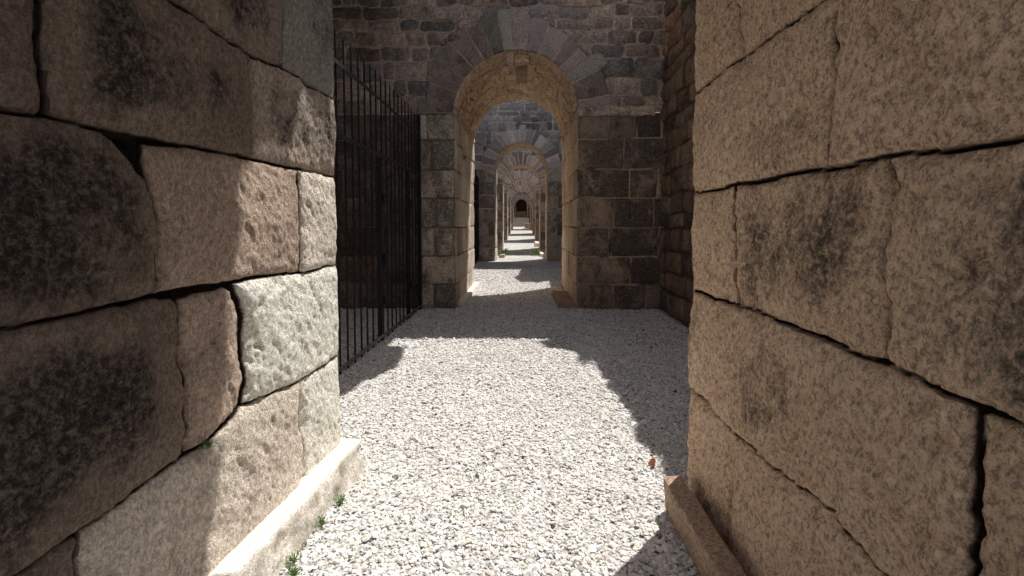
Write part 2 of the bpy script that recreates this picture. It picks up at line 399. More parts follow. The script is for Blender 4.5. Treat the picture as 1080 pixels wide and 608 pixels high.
# ================================================================== arched cross walls
def arch_wall(name, Y0, Y1, label, xl=-5.0, xr=2.58, H=8.0, cx=-.14, r=1.14, spring=3.70, z0=0.0, t=.74, res=.03, bres=.08,
              vangles=None, vattr=None, group='arched cross walls', seed=1, front_only_to=None, cat='arched wall', jambs=True,
              pier_rows=None, pier_mats=('pierpale', 'pier'), mats=('rubble', 'vouss')):
    th = empty(name, ((xl+xr)/2, Y0, z0), label, cat, group)
    bv = .05 if res < .05 else .04
    N = np.array([0, -1., 0])
    # piers of squared blocks beside the opening, rubble above
    rows = pier_rows or [z0+k*(spring-z0)/7 for k in range(8)]
    for side in (0, 1):
        x0, x1 = ((xl, cx-r) if side == 0 else (cx+r, xr))
        xs, zs = ax(x0, x1, res), ax(z0-.06, spring, res)
        X, Z = np.meshgrid(xs, zs, indexing='ij')
        P = np.stack([X, X*0+Y0, Z], axis=-1)
        s = (cx-r-X) if side == 0 else (X-(cx+r))
        lay = courses(z0, spring, x0, x1, (.5, .5), (.35, .95), seed*31+side, fixed=rows)
        if side == 1: lay = (lay[0], [[x1-9]+[x0]+[q for q in row if q > x0+.22] for row in lay[1]])
        if side == 0: lay = (lay[0], [[q for q in row if q < x1-.22]+[x1, x1+9] for row in lay[1]])
        lay = (lay[0], [sorted(row) for row in lay[1]])
        d, idn = course_eval(X, Z, lay, .03, seed*7+side, warp=.02, wseed=seed)
        h, j = relief(P, d, idn, gw=.026, gd=.034, pillow=.016, off=.016, rough=.018, fine=.006)
        nb = np.array([1., 0, 0]) if side == 0 else np.array([-1., 0, 0])
        P2 = finish(P, N, h, [(s, nb, bv)], .02)
        Ap = attr_of(idn, j, stain=.35+.58*idrand(idn, 6))
        if side == 0 and xl < -4:                      # the part behind the gate takes a darker stone
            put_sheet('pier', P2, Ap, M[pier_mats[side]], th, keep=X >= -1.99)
            put_sheet('chamber_masonry', P2, Ap, M['pierdark'], th, keep=X <= -1.99+res*1.01)
        else: put_sheet('pier', P2, Ap, M[pier_mats[side]], th)
    xs, zs = ax(xl, xr, res), ax(spring, H, res)
    X, Z = np.meshgrid(xs, zs, indexing='ij')
    P = np.stack([X, X*0+Y0, Z], axis=-1)
    lay = courses(spring, H, xl, xr, (.22, .40), (.24, .72), seed*13+5)
    d, idn = course_eval(X, Z, lay, .07, seed*5, warp=.07, wseed=seed)
    rho = np.hypot(X-cx, Z-spring)
    h, j = relief(P, d, idn, gw=.036, gd=.018, pillow=.03, off=.016, rough=.022, fine=.009)
    h = h - .05*smooth(r+t*.82, r+t*.6, rho)
    P2 = finish(P, N, h, [], .02)
    st = idrand(idn, 6)*.9
    put_sheet('rubble_masonry', P2, attr_of(idn, j, stain=st), M[mats[0]], th, keep=rho > r+t*.42)
    # ring of voussoirs, each a stone of its own
    if vangles is None:
        rr = random.Random(seed*3+1); n = 17 if r > 1 else 13; vangles = [0.]
        ws = [rr.uniform(.7, 1.35) for _ in range(n)]; tot = sum(ws)
        for w in ws: vangles.append(vangles[-1]+w*180/tot)
    for k in range(len(vangles)-1):
        a0, a1 = rad(vangles[k]), rad(vangles[k+1])
        rr = random.Random(seed*100+k); mid = abs((vangles[k]+vangles[k+1])/2-90) < 7
        ro = r+t*(rr.uniform(.72, 1.06) if not mid else 1.06)
        A4 = (rr.random(), 0, rr.random()*.7, rr.random()) if vattr is None else (vattr[k][0], 0, vattr[k][1], vattr[k][2])
        if vattr is not None and len(vattr[k]) > 3: ro = r+t*vattr[k][3]
        th_ = ax(a0, a1, res*.55/r); rh = ax(r, ro, res*.8)
        T, R_ = np.meshgrid(th_, rh, indexing='ij')
        rad_dir = np.stack([np.cos(T), T*0, np.sin(T)], axis=-1)
        P = np.stack([cx+R_*np.cos(T), T*0+Y0-.032, spring+R_*np.sin(T)], axis=-1)
        d = np.minimum(np.minimum(R_*(T-a0), R_*(a1-T)), (ro-R_)+.004)
        idn = np.full(T.shape, seed*50+k)
        h, j = relief(P, d, idn, gw=.030, gd=.022, pillow=.008, off=.012, rough=.008, fine=.004)
        h = h - .09*smooth(.035, 0, ro-R_)
        P2 = finish(P, N, h, [(R_-r, -rad_dir, bv*.8)], .02)
        A = np.zeros(T.shape+(4,)); A[:] = A4; A[..., 1] = j
        put_sheet('keystone' if mid and vangles[k] < 90 < vangles[k+1] else 'voussoir', P2, A, M[mats[1]], th, flip=True)
    # soffit of the vault
    D = Y1-Y0
    th_ = ax(0, math.pi, res*.8/r); ys = ax(Y0, Y1, res*.9)
    T, Yg = np.meshgrid(th_, ys, indexing='ij')
    rd = np.stack([np.cos(T), T*0, np.sin(T)], axis=-1)
    P = np.stack([cx+r*np.cos(T), Yg, spring+r*np.sin(T)], axis=-1)
    lay = courses(0, D, 0, math.pi*r, (.22, .45), (.12, .34), seed*17+3)
    d, idn = course_eval(T*r, Yg-Y0, lay, .035, seed*9, warp=.05, wseed=seed+3)
    pl = smooth(-.25, .2, fbm(P, 1.6, 3, 33))                 # smeared mortar hides part of the joints
    d = d+(1-pl)*.05
    h, j = relief(P, d, idn, gw=.016, gd=.022, pillow=.014, off=.018, rough=.026, fine=.012)
    P2 = finish(P, -rd, h, [(Yg-Y0, N, bv*.8), (Y1-Yg, -N, bv)], .02)
    put_sheet('soffit', P2, attr_of(idn, j), M['soffit'], th, flip=True)
    if jambs:
        for side in (0, 1):
            jamb_sheet(th, side, cx-r if side == 0 else cx+r, Y0, Y1, z0, spring, res, bv, rows, seed)
    # far side and top, coarser
    xs, zs = ax(xl, xr, bres), ax(z0-.06, H, bres)
    X, Z = np.meshgrid(xs, zs, indexing='ij')
    P = np.stack([X, X*0+Y1, Z], axis=-1)
    lay = courses(z0, H, xl, xr, (.25, .45), (.3, .8), seed*19+5)
    d, idn = course_eval(X, Z, lay, .05, seed*5+1, warp=.04, wseed=seed)
    h, j = relief(P, d, idn, gw=.05, gd=.03, pillow=.02, off=.02, rough=.02, fine=.005)
    op = (np.hypot(X-cx, Z-spring) > r+bres) & ~((np.abs(X-cx) < r+bres) & (Z < spring))
    P2 = finish(P, -N, h, [], .02)
    put_sheet('back_masonry', P2, attr_of(idn, j), M['rubble'], th, flip=True, keep=op)
    # rim that closes the far side up to the opening
    prof = [(cx-r, z0-.06), (cx-r, spring)]+[(cx-r*math.cos(a), spring+r*math.sin(a)) for a in np.linspace(0, math.pi, 41)[1:-1]]+[(cx+r, spring), (cx+r, z0-.06)]
    nrm = [(-1, 0)]*2+[(-math.cos(a), math.sin(a)) for a in np.linspace(0, math.pi, 41)[1:-1]]+[(1, 0)]*2
    V = []; 
    for (px_, pz_), (nx_, nz_) in zip(prof, nrm):
        V += [(px_+nx_*.012, Y1-.012, pz_+nz_*.012), (px_+nx_*.05, Y1-.004, pz_+nz_*.05), (px_+nx_*bres*2.3, Y1-.004, pz_+nz_*bres*2.3)]
    V = np.array(V); V = V+bump_vec(V, .02)
    n = len(prof); F = []
    for i in range(n-1):
        for q in (0, 1): F.append((i*3+q, i*3+q+1, i*3+q+4, i*3+q+3))
    A = np.tile(np.array([.6, .3, .3, .3]), (len(V), 1))
    mesh_obj('rear_arris', V, F, M['soffit'], th, A)
    V = np.array([(xl, Y0-.02, H), (xr, Y0-.02, H), (xr, Y1+.02, H), (xl, Y1+.02, H)]); V[:, 2] -= .03
    mesh_obj('wall_top', V, [(0, 1, 2, 3)], M['rubble'], th, np.tile(np.array([.5, 0, .3, .3]), (4, 1)))
    return th

def jamb_sheet(th, side, x, Y0, Y1, z0, spring, res, bv, rows, seed):
    ys, zs = ax(Y0, Y1, res), ax(z0-.06, spring, res)
    Yg, Z = np.meshgrid(ys, zs, indexing='ij')
    P = np.stack([Yg*0+x, Yg, Z], axis=-1)
    Nn = np.array([1., 0, 0]) if side == 0 else np.array([-1., 0, 0])
    lay = courses(z0, spring, Y0, Y1, (.5, .5), (.4, .95), seed*23+side, fixed=rows)
    lay = (lay[0], [[Y0-9, Y0]+[q for q in row if q > Y0+.3] for row in lay[1]])
    d, idn = course_eval(Yg, Z, lay, .03, seed*11+side, warp=.012, wseed=seed)
    h, j = relief(P, d, idn, gw=.014, gd=.02, pillow=.01, off=.01, rough=.012, fine=.005)
    P2 = finish(P, Nn, h, [(Yg-Y0, np.array([0, -1., 0]), bv), (Y1-Yg, np.array([0, 1., 0]), bv)], .02)
    put_sheet('jamb', P2, attr_of(idn, j, stain=idrand(idn, 6)*.5), M['jambpale' if side == 0 else 'jambtan'], th, flip=(side == 1))
M['jambpale'] = stone_mat('jamb_pale', (.78, .67, .54), (.68, .57, .46), (.70, .64, .55), (.05, .045, .04), (.20, .15, .11),
                          darkamt=.45, white=(.6, .55, .48), bump=.012, pit=30)
M['jambtan'] = stone_mat('jamb_tan', (.84, .62, .42), (.74, .54, .36), (.74, .60, .46), (.08, .06, .045), (.22, .15, .1),
                         darkamt=.3, bump=.012, pit=30)

# ---------------- the passage the camera stands in
YF = 2.985
YR = 2.72
near = arch_wall('passage_arch', -0.45, YR, 'arched stone passage of huge worn ashlar blocks enclosing the viewpoint on both sides',
                 cx=-.1365, r=1.0935, spring=3.70, res=.05, bres=.06, H=6.1, xl=-5, xr=2.9, seed=2, cat='arched passage', group=None, jambs=False)
def near_wall(side, blocks, extra):
    fx = (lambda y: -1.18-.08*(YF-y)) if side == 0 else (lambda y: y*0+.957)
    YE = YF if side == 0 else YR
    Nn = np.array([1., -.08, 0]) if side == 0 else np.array([-1., 0, 0]); Nn = Nn/np.linalg.norm(Nn)
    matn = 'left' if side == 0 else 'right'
    ys, zs = ax(.80 if side else .86, YE, .0085), ax(-.05, 3.72, .0095)
    Yg, Z = np.meshgrid(ys, zs, indexing='ij')
    P = np.stack([fx(Yg), Yg, Z], axis=-1)
    wy = Yg+.014*fbm(P, 4.5, 3, 51)+.004*fbm(P, 24, 2, 53); wz = Z+.014*fbm(P, 4.5, 3, 52)+.004*fbm(P, 24, 2, 54)
    idn = np.full(Yg.shape, -1); d = np.zeros(Yg.shape)
    names = list(blocks)
    near_id = np.zeros(Yg.shape, int); nd_ = np.full(Yg.shape, 9.)
    stain = np.zeros(Yg.shape)+.2; hue = np.zeros(Yg.shape)+.2; tone = np.zeros(Yg.shape)+.45; offs = np.zeros(Yg.shape)
    for k, nme in enumerate(names):
        poly = [((3.2 if y > (2.84 if side == 0 else 2.58) else y), (-.3 if z < .12 else z)) for y, z in blocks[nme]]
        ins = poly_inside(wy, wz, poly)
        dd = poly_dist(wy, wz, poly)
        q_ = dd < nd_; nd_[q_] = dd[q_]; near_id[q_] = k
        idn[ins] = k; d[ins] = dd[ins]
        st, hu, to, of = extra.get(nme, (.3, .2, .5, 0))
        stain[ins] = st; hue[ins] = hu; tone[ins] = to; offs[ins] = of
    # the upper stones, out of the picture, fall into a plain coursing
    lay = courses(2.5, 3.75, 0, 3.3, (.6, .7), (.7, 1.1), 5+side)
    m = (idn < 0) & (Z > 2.45)
    d2, id2 = course_eval(Yg, Z, lay, .03, 3)
    d[m] = d2[m]; idn[m] = 90; 
    e = .009*(1+1.1*fbm(P, 3.1, 3, 61)); e = np.maximum(e, .0078)
    j = 1-smooth(0, 1, d/e)
    j = np.where(idn < 0, 1., j)
    stain = stain*(.25+.75*smooth(.01, .20, d))+.12*smooth(.05, 0, d)
    h = -.036*j*(.7+.5*fbm(P, 6, 2, 9)) + .010*smooth(0, .045, d) + .010*smooth(0, .25, d) + offs
    h = h - np.where(idn < 0, .16*smooth(0, .05, nd_), 0)
    # tooled, pitted faces
    Q = P*np.array([1, 1, .55]); 
    c_, s_ = math.cos(.6), math.sin(.6)
    Q = np.stack([P[..., 0], P[..., 1]*c_+P[..., 2]*s_, (-P[..., 1]*s_+P[..., 2]*c_)*.5], axis=-1)
    pits = fbm(Q, 26, 3, 5)
    h = h + .014*fbm(P, 3.2, 2, 71) + .009*fbm(P, 11, 3, 1) - (.020 if side else .008)*np.clip(pits-.02, 0, 1)/.6 + .006*fbm(Q, 55, 2, 15)
    # spalled arrises
    h = h - .022*smooth(.10, .0, d)*np.clip(fbm(P, 5.5, 3, 83)*2-.15, 0, 1)
    P2 = finish(P, Nn, h, [(YE-Yg, np.array([0, 1., 0]), .05)], .006)
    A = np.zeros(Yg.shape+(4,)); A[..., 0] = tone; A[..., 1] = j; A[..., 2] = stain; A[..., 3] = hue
    # soften the stain of each stone towards its joints
    nu, nv = Yg.shape
    F = grid_faces(nu, nv, flip=(side == 1)); V = P2.reshape(-1, 3); A = A.reshape(-1, 4)
    idn = np.where(idn < 0, near_id, idn)
    fid = idn.reshape(-1)[F].min(axis=1)
    for k in sorted(set(fid.tolist())):
        v, f, a = compact(V, F[fid == k], A)
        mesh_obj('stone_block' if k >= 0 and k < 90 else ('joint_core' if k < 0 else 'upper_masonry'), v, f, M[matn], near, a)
    # the part beside and behind the viewpoint
    ys, zs = ax(-.45, .90 if side == 0 else .84, .035), ax(-.05, 3.72, .035)
    Yg, Z = np.meshgrid(ys, zs, indexing='ij')
    P = np.stack([fx(Yg), Yg, Z], axis=-1)
    lay = courses(0, 3.75, -.5, .95, (.5, .7), (.5, 1.1), 15+side)
    d, idn = course_eval(Yg, Z, lay, .03, 3+side, warp=.02)
    h, j = relief(P, d, idn, .02, .03, .02, .01, .014, .006)
    P2 = finish(P, Nn, h, [(Yg+.45, np.array([0, -1., 0]), .05)], .006)
    put_sheet('side_masonry', P2, attr_of(idn, j), M[matn], near, flip=(side == 1))
# stain, hue, tone, set-back of each stone; left tones paint in sun and shade
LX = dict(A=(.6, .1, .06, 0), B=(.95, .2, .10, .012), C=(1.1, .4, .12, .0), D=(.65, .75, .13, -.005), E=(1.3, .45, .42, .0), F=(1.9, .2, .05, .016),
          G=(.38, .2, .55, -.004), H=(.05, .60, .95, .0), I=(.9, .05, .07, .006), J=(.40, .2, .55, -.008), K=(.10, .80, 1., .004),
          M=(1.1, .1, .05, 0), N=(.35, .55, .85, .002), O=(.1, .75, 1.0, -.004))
RX = dict(A=(.30, .1, .55, .0), B=(.25, .1, .6, .004), C=(.50, .1, .62, .006), D=(.22, .15, .60, .01), E=(.25, .1, .62, .0), F=(1.0, .3, .55, -.006),
          G=(1.5, .35, .45, .006), H=(.5, .2, .55, .008), I=(.7, .2, .45, -.004), J=(.15, .05, .60, .0), K=(.30, .1, .55, .004))
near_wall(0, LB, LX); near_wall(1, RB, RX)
# plinth along the left wall, curb along the right wall
def plinth_left():
    ys = ax(-.4, YF+.02, .02); Vp = []
    prof = [(-.02, .207), (.03, .206), (.08, .205), (.118, .203), (.126, .192), (.129, .15), (.133, .10), (.138, .06), (.142, .0), (.145, -.06)]
    P = np.zeros((len(ys), len(prof)*3-2, 3)); t = np.linspace(0, len(prof)-1, len(prof)*3-2)
    pr = np.array(prof)
    px_ = np.interp(t, range(len(prof)), pr[:, 0]); pz_ = np.interp(t, range(len(prof)), pr[:, 1])
    for i, y in enumerate(ys):
        P[i, :, 0] = -1.185-.08*(YF-y)+px_; P[i, :, 1] = y; P[i, :, 2] = pz_
    n = np.stack([fbm(P, 9, 3, 1), fbm(P, 9, 3, 2), fbm(P, 9, 3, 3)], axis=-1)
    side_w = smooth(.20, .16, P[..., 2])[..., None]
    P = P + n*(.004+.030*side_w)
    A = np.zeros(P.shape[:2]+(4,)); A[...] = (.75, 0, .2, .3); A[..., 1] = side_w[..., 0]*(.34+.25*fbm(P, 14, 2, 8))
    put_sheet('plinth', P, A, M['plinth'], near, flip=True)
    # end of the plinth towards the court
    e = P[-1]; c = e.mean(axis=0); V = np.vstack([e, [[e[0][0]-.02, e[0][1], -.06]]]); k = len(e)
    F = [(i, i+1, k) for i in range(k-1)]
    mesh_obj('plinth_end', V, F, M['plinth'], near, np.tile(np.array([.7, .2, .2, .3]), (k+1, 1)))
plinth_left()
rough_box('curb_block', (.80, 1.35, -.1), (.91, 2.60, .205), M['curb'], near, .018, .02, .006, rotz=.02, tilt=-.10, attr=(.6, 0, .3, .2))
rough_box('curb_block', (.79, -.4, -.1), (.90, 1.34, .205), M['curb'], near, .03, .02, .006, rotz=.02, tilt=-.10, attr=(.5, 0, .4, .2))
rough_box('curb_bed', (.88, -.4, -.1), (.98, 2.62, .06), M['curb'], near, .03, .02, .008, attr=(.35, 0, .6, .3))

# the left pier reaches a little farther into the court
ys, zs = ax(-5, -1.18, .06), ax(-.06, 6.0, .06)
X, Z = np.meshgrid(ys, zs, indexing='ij'); P = np.stack([X, X*0+YF, Z], axis=-1)
lay = courses(0, 6, -5, -1.2, (.5, .6), (.5, 1.1), 77); d, idn = course_eval(X, Z, lay, .03, 9, warp=.02)
h, j = relief(P, d, idn, .03, .03, .02, .01, .014, .006)
put_sheet('court_face', finish(P, np.array([0, 1., 0]), h, [(-1.18-X, np.array([1., 0, 0]), .05)], .006), attr_of(idn, j), M['left'], near, flip=True)
rough_box('pier_return', (-1.24, YR-.1, 3.66), (-1.16, YF-.02, 6.0), M['left'], near, .05, .02, .006)
# ---------------- arch at the far side of the first court
ROWS = [0, .48, 1.0, 1.55, 2.10, 2.63, 3.18, 3.66]
va = [0, 11, 27.5, 37, 46, 55, 69, 80.4, 93.3, 100.5, 111.5, 121, 133, 146, 160, 180]
vt = [(.5, .2, .1), (.05, .95, .3), (.75, .1, 1., 1.08), (.95, .05, .1), (.4, .5, .1), (.75, .2, .05), (.7, .15, .1), (1.0, .05, .0, 1.10), (1.6, 0, 1.0, 1.06),
      (-.4, .9, .9, 1.02), (.3, .9, .3), (.3, .8, .2), (.15, .9, .4), (.2, .9, .3), (.2, .9, .3)]
A1 = arch_wall('arched_wall', 8.9, 12.3, 'nearest arch across the path, grey purple wedge stones over a tan lit vault', spring=3.66, res=.022, bres=.08,
               vangles=va, vattr=vt, seed=3, pier_rows=ROWS, H=6.12, xr=3.1)
rough_box('hanging_stone', (-.17, 9.02, 4.62), (.10, 9.22, 4.95), M['soffit'], A1, .02, .02, .008, attr=(.45, 0, .1, 0))
rough_box('hanging_stone', (-.16, 9.26, 4.38), (.09, 9.52, 4.95), M['curb'], A1, .02, .035, .01, attr=(.35, 0, .2, 0), taper=.25)
rough_box('wedge_stone', (-.30, 8.95, 4.62), (-.18, 9.30, 4.95), M['pierpale'], A1, .02, .02, .006, attr=(.5, 0, .1, .6))
rough_box('plinth', (-1.30, 9.25, -.1), (-1.14, 12.35, .10), M['plinth'], A1, .04, .02, .008, attr=(.5, 0, .3, .3))
rough_box('plinth', (.66, 8.93, -.12), (1.02, 10.6, .12), M['curb'], A1, .035, .025, .01, tilt=.10, rotz=.03, attr=(.35, 0, .5, .3))
rough_box('impost', (1.0, 8.86, 3.60), (2.42, 8.98, 3.78), M['pierpale'], A1, .03, .025, .014, attr=(.3, 0, .45, .3))

specs = [
 (20.5, 22.1, -.10, 1.12, 3.98, .045, 'second arch along the path, framed inside the nearest one below a grey block wall'),
 (28.5, 30.1, -.12, 1.12, 4.05, .06, 'third arch along the path, striped ring of pale and dark wedge stones'),
 (38.0, 39.6, -.16, 1.12, 4.15, .08, 'fourth arch along the path with smaller grey purple ring above the steps of light'),
 (48.0, 49.6, -.18, 1.12, 4.45, .10, 'fifth arch along the path, thin tan edge seen inside the fourth'),
 (60.0, 61.6, -.22, 1.08, 4.85, .12, 'sixth and farthest arch along the path, just before the dark doorway'),
]
for i, (y0, y1, cx, r_, sp, rs, lab) in enumerate(specs):
    zf = float(floorz(y0))
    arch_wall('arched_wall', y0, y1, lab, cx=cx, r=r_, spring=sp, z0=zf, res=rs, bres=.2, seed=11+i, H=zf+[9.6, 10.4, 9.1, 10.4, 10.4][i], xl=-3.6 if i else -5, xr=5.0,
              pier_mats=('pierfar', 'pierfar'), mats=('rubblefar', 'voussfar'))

# ---------------- side walls of the courts
def side_wall(Y0, Y1, H, aper, label, res, group='ruined side walls on the right', x=2.58, side=1, z0=0, thick=.5, name='side_wall', matn='side'):
    th = empty(name, (x, (Y0+Y1)/2, z0), label, 'stone wall', group)
    ys, zs = ax(Y0, Y1, res), ax(z0-.08, H, res)
    Yg, Z = np.meshgrid(ys, zs, indexing='ij')
    P = np.stack([Yg*0+x, Yg, Z], axis=-1)
    Nn = np.array([-1., 0, 0]) if side else np.array([1., 0, 0])
    sd = int(abs(Y0*7))+side
    lay = courses(z0, H, Y0, Y1, (.2, .42), (.25, .7), sd)
    d, idn = course_eval(Yg, Z, lay, .06, sd, warp=.05, wseed=sd)
    h, j = relief(P, d, idn, max(.025, res*.8), .035, .03, .022, .025, .008)
    P2 = finish(P, Nn, h, [], .04)
    keep = np.ones(Yg.shape, bool)
    wy = Yg+.05*fbm(P, 2.5, 3, 5); wz = Z+.05*fbm(P, 2.5, 3, 6)
    for ap in aper: keep &= ~poly_inside(wy, wz, ap)
    o = put_sheet('masonry', P2, attr_of(idn, j, stain=idrand(idn, 6)*.8), M[matn], th, flip=bool(side), keep=keep)
    md = o.modifiers.new('thickness', 'SOLIDIFY'); md.thickness = thick; md.offset = -1
    return th
def outline(top, lo_y, hi_y, H):
    """the part of a wall above its ruined top line, to be left out"""
    return [(lo_y-1, top[0][1])]+top+[(hi_y+1, top[-1][1]), (hi_y+1, H+2), (lo_y-1, H+2)]
top1 = [(3.0, 4.78), (5.0, 4.76), (5.3, 4.86), (5.95, 4.80), (6.5, 4.95), (6.9, 4.92), (7.05, 5.02), (7.55, 5.08), (7.62, 5.45), (8.05, 5.55), (8.12, 5.85), (8.5, 6.1), (8.6, 6.6), (9.0, 6.7)]
side_wall(YR, 8.95, 7.0, [outline(top1, YR, 8.95, 7)], 'dark brown rubble side wall to the right of the nearest arch', .035)
top2 = [(12.3, 5.4), (15.9, 5.36), (16.0, 7.6), (17.4, 8.2), (18.0, 7.9), (19.6, 7.5), (20.5, 8.2)]
side_wall(12.2, 20.55, 9.0, [outline(top2, 12.2, 20.6, 9)], 'rubble side wall on the right between first and second arch', .08)
# unseen wall added lengthwise over the court, shaped to shade left wall and gate
ys, zs = ax(-.4, 11.2, .05), ax(4.3, 14.0, .06)
Yg, Z = np.meshgrid(ys, zs, indexing='ij'); P = np.stack([Yg*0+.3, Yg, Z], axis=-1)
lay = courses(4.3, 14, -.4, 11.2, (.3, .5), (.4, .9), 207); d, idn = course_eval(Yg, Z, lay, .04, 8, warp=.02)
h, j = relief(P, d, idn, .03, .02, .015, .01, .012, .006)
low = [(-1, 4.60), (3.50, 4.60), (3.62, 5.1), (3.72, 5.66), (3.80, 6.25), (3.86, 6.62), (4.25, 6.64), (4.30, 6.95), (4.40, 6.86), (4.50, 6.68), (4.60, 6.72), (4.68, 6.95), (4.8, 7.0), (5.9, 6.8), (6.3, 6.35),
       (6.6, 5.95), (6.95, 5.75), (7.08, 5.35), (7.2, 5.15), (7.6, 5.25), (7.9, 5.38), (8.3, 5.60), (8.42, 5.85), (8.55, 6.25), (8.9, 6.25), (12, 6.25)]
keep = (Z < np.interp(Yg, [0, 5.3, 5.6, 8.5, 9], [8., 8., 8.8, 10, 12])+.1*fbm(P, 1.5, 2, 9)) & (Z > np.interp(Yg, [q[0] for q in low], [q[1] for q in low])+.02*fbm(P, 5, 3, 4))
o = put_sheet('shadow_wall', finish(P, np.array([-1., 0, 0]), h, [], .01), attr_of(idn, j), M['right'], near, flip=True, keep=keep)
md = o.modifiers.new('thickness', 'SOLIDIFY'); md.thickness = .12; md.offset = -1
strips = [(22.1, 28.5), (30.1, 38.0), (39.6, 48.0), (49.6, 60.0), (61.6, 72.0)]
words = ['second and third', 'third and fourth', 'fourth and fifth', 'fifth and sixth']
for i, (a, b_) in enumerate(strips):
    zf = float(floorz((a+b_)/2)); r5 = random.Random(i+5)
    top = [(a+(b_-a)*k/9, zf+4.3+r5.uniform(-.25, .5)+(k > 6)*(k-6)*.5) for k in range(10)]
    side_wall(a-.05, b_+.05, zf+8, [outline(top, a, b_, zf+8)], 'rubble side wall on the right between %s arch' % words[i] if i < 4 else 'rubble side wall on the right between sixth arch and doorway', .15, z0=float(floorz(a)))
# left side: dark chambers behind the gates under added roofs, plain walls farther on
def chamber(Y0, Y1, label):
    th = empty('side_chamber', (-4.9, (Y0+Y1)/2, 0), label, 'stone chamber', 'roofed side chambers on the left')
    ys, zs = ax(Y0, Y1, .08), ax(-.08, 6.2, .08)
    Yg, Z = np.meshgrid(ys, zs, indexing='ij'); P = np.stack([Yg*0-4.9, Yg, Z], axis=-1)
    lay = courses(0, 6.2, Y0, Y1, (.3, .5), (.4, .9), int(Y0)); d, idn = course_eval(Yg, Z, lay, .05, int(Y0), warp=.04)
    h, j = relief(P, d, idn, .06, .03, .02, .02, .02, .008)
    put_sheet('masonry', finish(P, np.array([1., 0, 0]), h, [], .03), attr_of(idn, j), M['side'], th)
    rough_box('shade_roof', (-5.1, Y0-.02, 6.15), (-2.15, Y1+.02, 6.5), M['side'], th, .12, .04, .02)  # unseen roof, added to keep the chamber dark
chamber(YF, 8.9, 'dark chamber behind the nearest iron gate, under an added roof'); chamber(12.3, 20.5, 'dark chamber behind the farther iron gate, under an added roof')
wl = ['between second and third arch', 'between third and fourth arch', 'between fourth and fifth arch', 'between fifth and sixth arch', 'between sixth arch and doorway']
for i, (a, b_) in enumerate(strips):
    side_wall(a, b_, float(floorz(a))+8, [], 'rubble wall on the left '+wl[i], .15, 'plain side walls on the left', x=-2.6, side=0, z0=float(floorz(a)))

# ---------------- doorway and steps that close the view
zE = float(floorz(72))
E_ = arch_wall('end_wall', 72, 73.2, 'far end wall with a small dark arched doorway above stone steps', cx=-.30, r=.85, spring=4.62, z0=zE, res=.12, bres=.2,
          seed=31, H=zE+10, xl=-3.6, xr=3, t=.6, group=None, cat='end wall')
rough_box('threshold', (-1.2, 72.3, zE-.1), (.6, 73.3, 2.66), M['plinth'], E_, .12, .04, .02, attr=(.5, 0, .3, .3))
rough_box('low_wall', (-1.2, 73.3, 2.5), (.6, 73.6, 3.62), M['curb'], E_, .12, .04, .02, attr=(.2, 0, .6, .3))
rough_box('inner_room_wall', (-3.6, 77.5, 1.2), (3.0, 78, 8), M['side'], E_, .3, .04, .03)
rough_box('inner_room_roof', (-3.6, 73.2, 8), (3.0, 78, 8.4), M['side'], E_, .3, .04, .03)
for sx in (-3.6, 2.7): rough_box('inner_room_side', (sx, 73.2, 1.2), (sx+.3, 77.5, 8), M['side'], E_, .3, .04, .03)
st = empty('stone_steps', (-.3, 70, zE), 'pale worn stone steps climbing to the dark doorway', 'steps')
for k in range(6):
    zt = zE+(k+1)*(2.60-zE)/6
    rough_box('step', (-1.45, 69.6+k*.42, zE-.3), (.85, 70.02+k*.42 if k < 5 else 72.2, zt), M['plinth'], st, .08, .03, .014, attr=(.6, 0, .15+.1*k, .3))

# loose blocks along the path beyond the second arch
def loose(lo, hi, label, matn='plinth', **kw):
    c = [(lo[0]+hi[0])/2, (lo[1]+hi[1])/2, lo[2]]
    th = rough_box('stone_block', (lo[0]-c[0], lo[1]-c[1], 0), (hi[0]-c[0], hi[1]-c[1], hi[2]-lo[2]), M[matn], None, .05, .04, .02, **kw)
    th.location = c; tag(th, label, 'stone block', 'loose blocks beside the path')
loose((.80, 23.6, -.02), (1.02, 26.8, .16), 'long pale curb block lying right of the path past the second arch', rotz=.03, attr=(.6, 0, .2, .3))
loose((.80, 31.0, .1), (1.05, 33.8, .40), 'pale squared block right of the path past the third arch', attr=(.6, 0, .2, .3))
loose((.2, 62.0, 1.0), (.95, 64.0, 1.75), 'tan broken block at the right foot of the far steps', 'curb', attr=(.5, 0, .3, .3))
loose((-1.15, 22.6, -.02), (-.9, 23.4, .14), 'small low block left of the path inside the second arch', 'curb', attr=(.4, 0, .4, .3))

# ================================================================== gates
def tube(pts, r, n=8, ph=0.):
    V, F = [], []
    for (x, y, z), q in zip(pts, r if isinstance(r, (list, tuple)) else [r]*len(pts)):
        for k in range(n):
            a = ph+2*math.pi*k/n; V.append((x+q*math.cos(a), y+q*math.sin(a), z))
    for i in range(len(pts)-1):
        for k in range(n): F.append((i*n+k, i*n+(k+1) % n, (i+1)*n+(k+1) % n, (i+1)*n+k))
    return V, F
def bar_box(lo, hi, bev=.002):
    x0, y0, z0 = lo; x1, y1, z1 = hi
    V = [(x0, y0, z0), (x1, y0, z0), (x1, y1, z0), (x0, y1, z0), (x0, y0, z1), (x1, y0, z1), (x1, y1, z1), (x0, y1, z1)]
    F = [(0, 3, 2, 1), (4, 5, 6, 7), (0, 1, 5, 4), (1, 2, 6, 5), (2, 3, 7, 6), (3, 0, 4, 7)]
    return V, F
def box_part(name, lo, hi, mat, parent):
    V, F = bar_box(lo, hi); o = mesh_obj(name, V, F, mat, parent, smoothshade=False)
    md = o.modifiers.new('edge', 'BEVEL'); md.width = .003; md.segments = 1
    return o
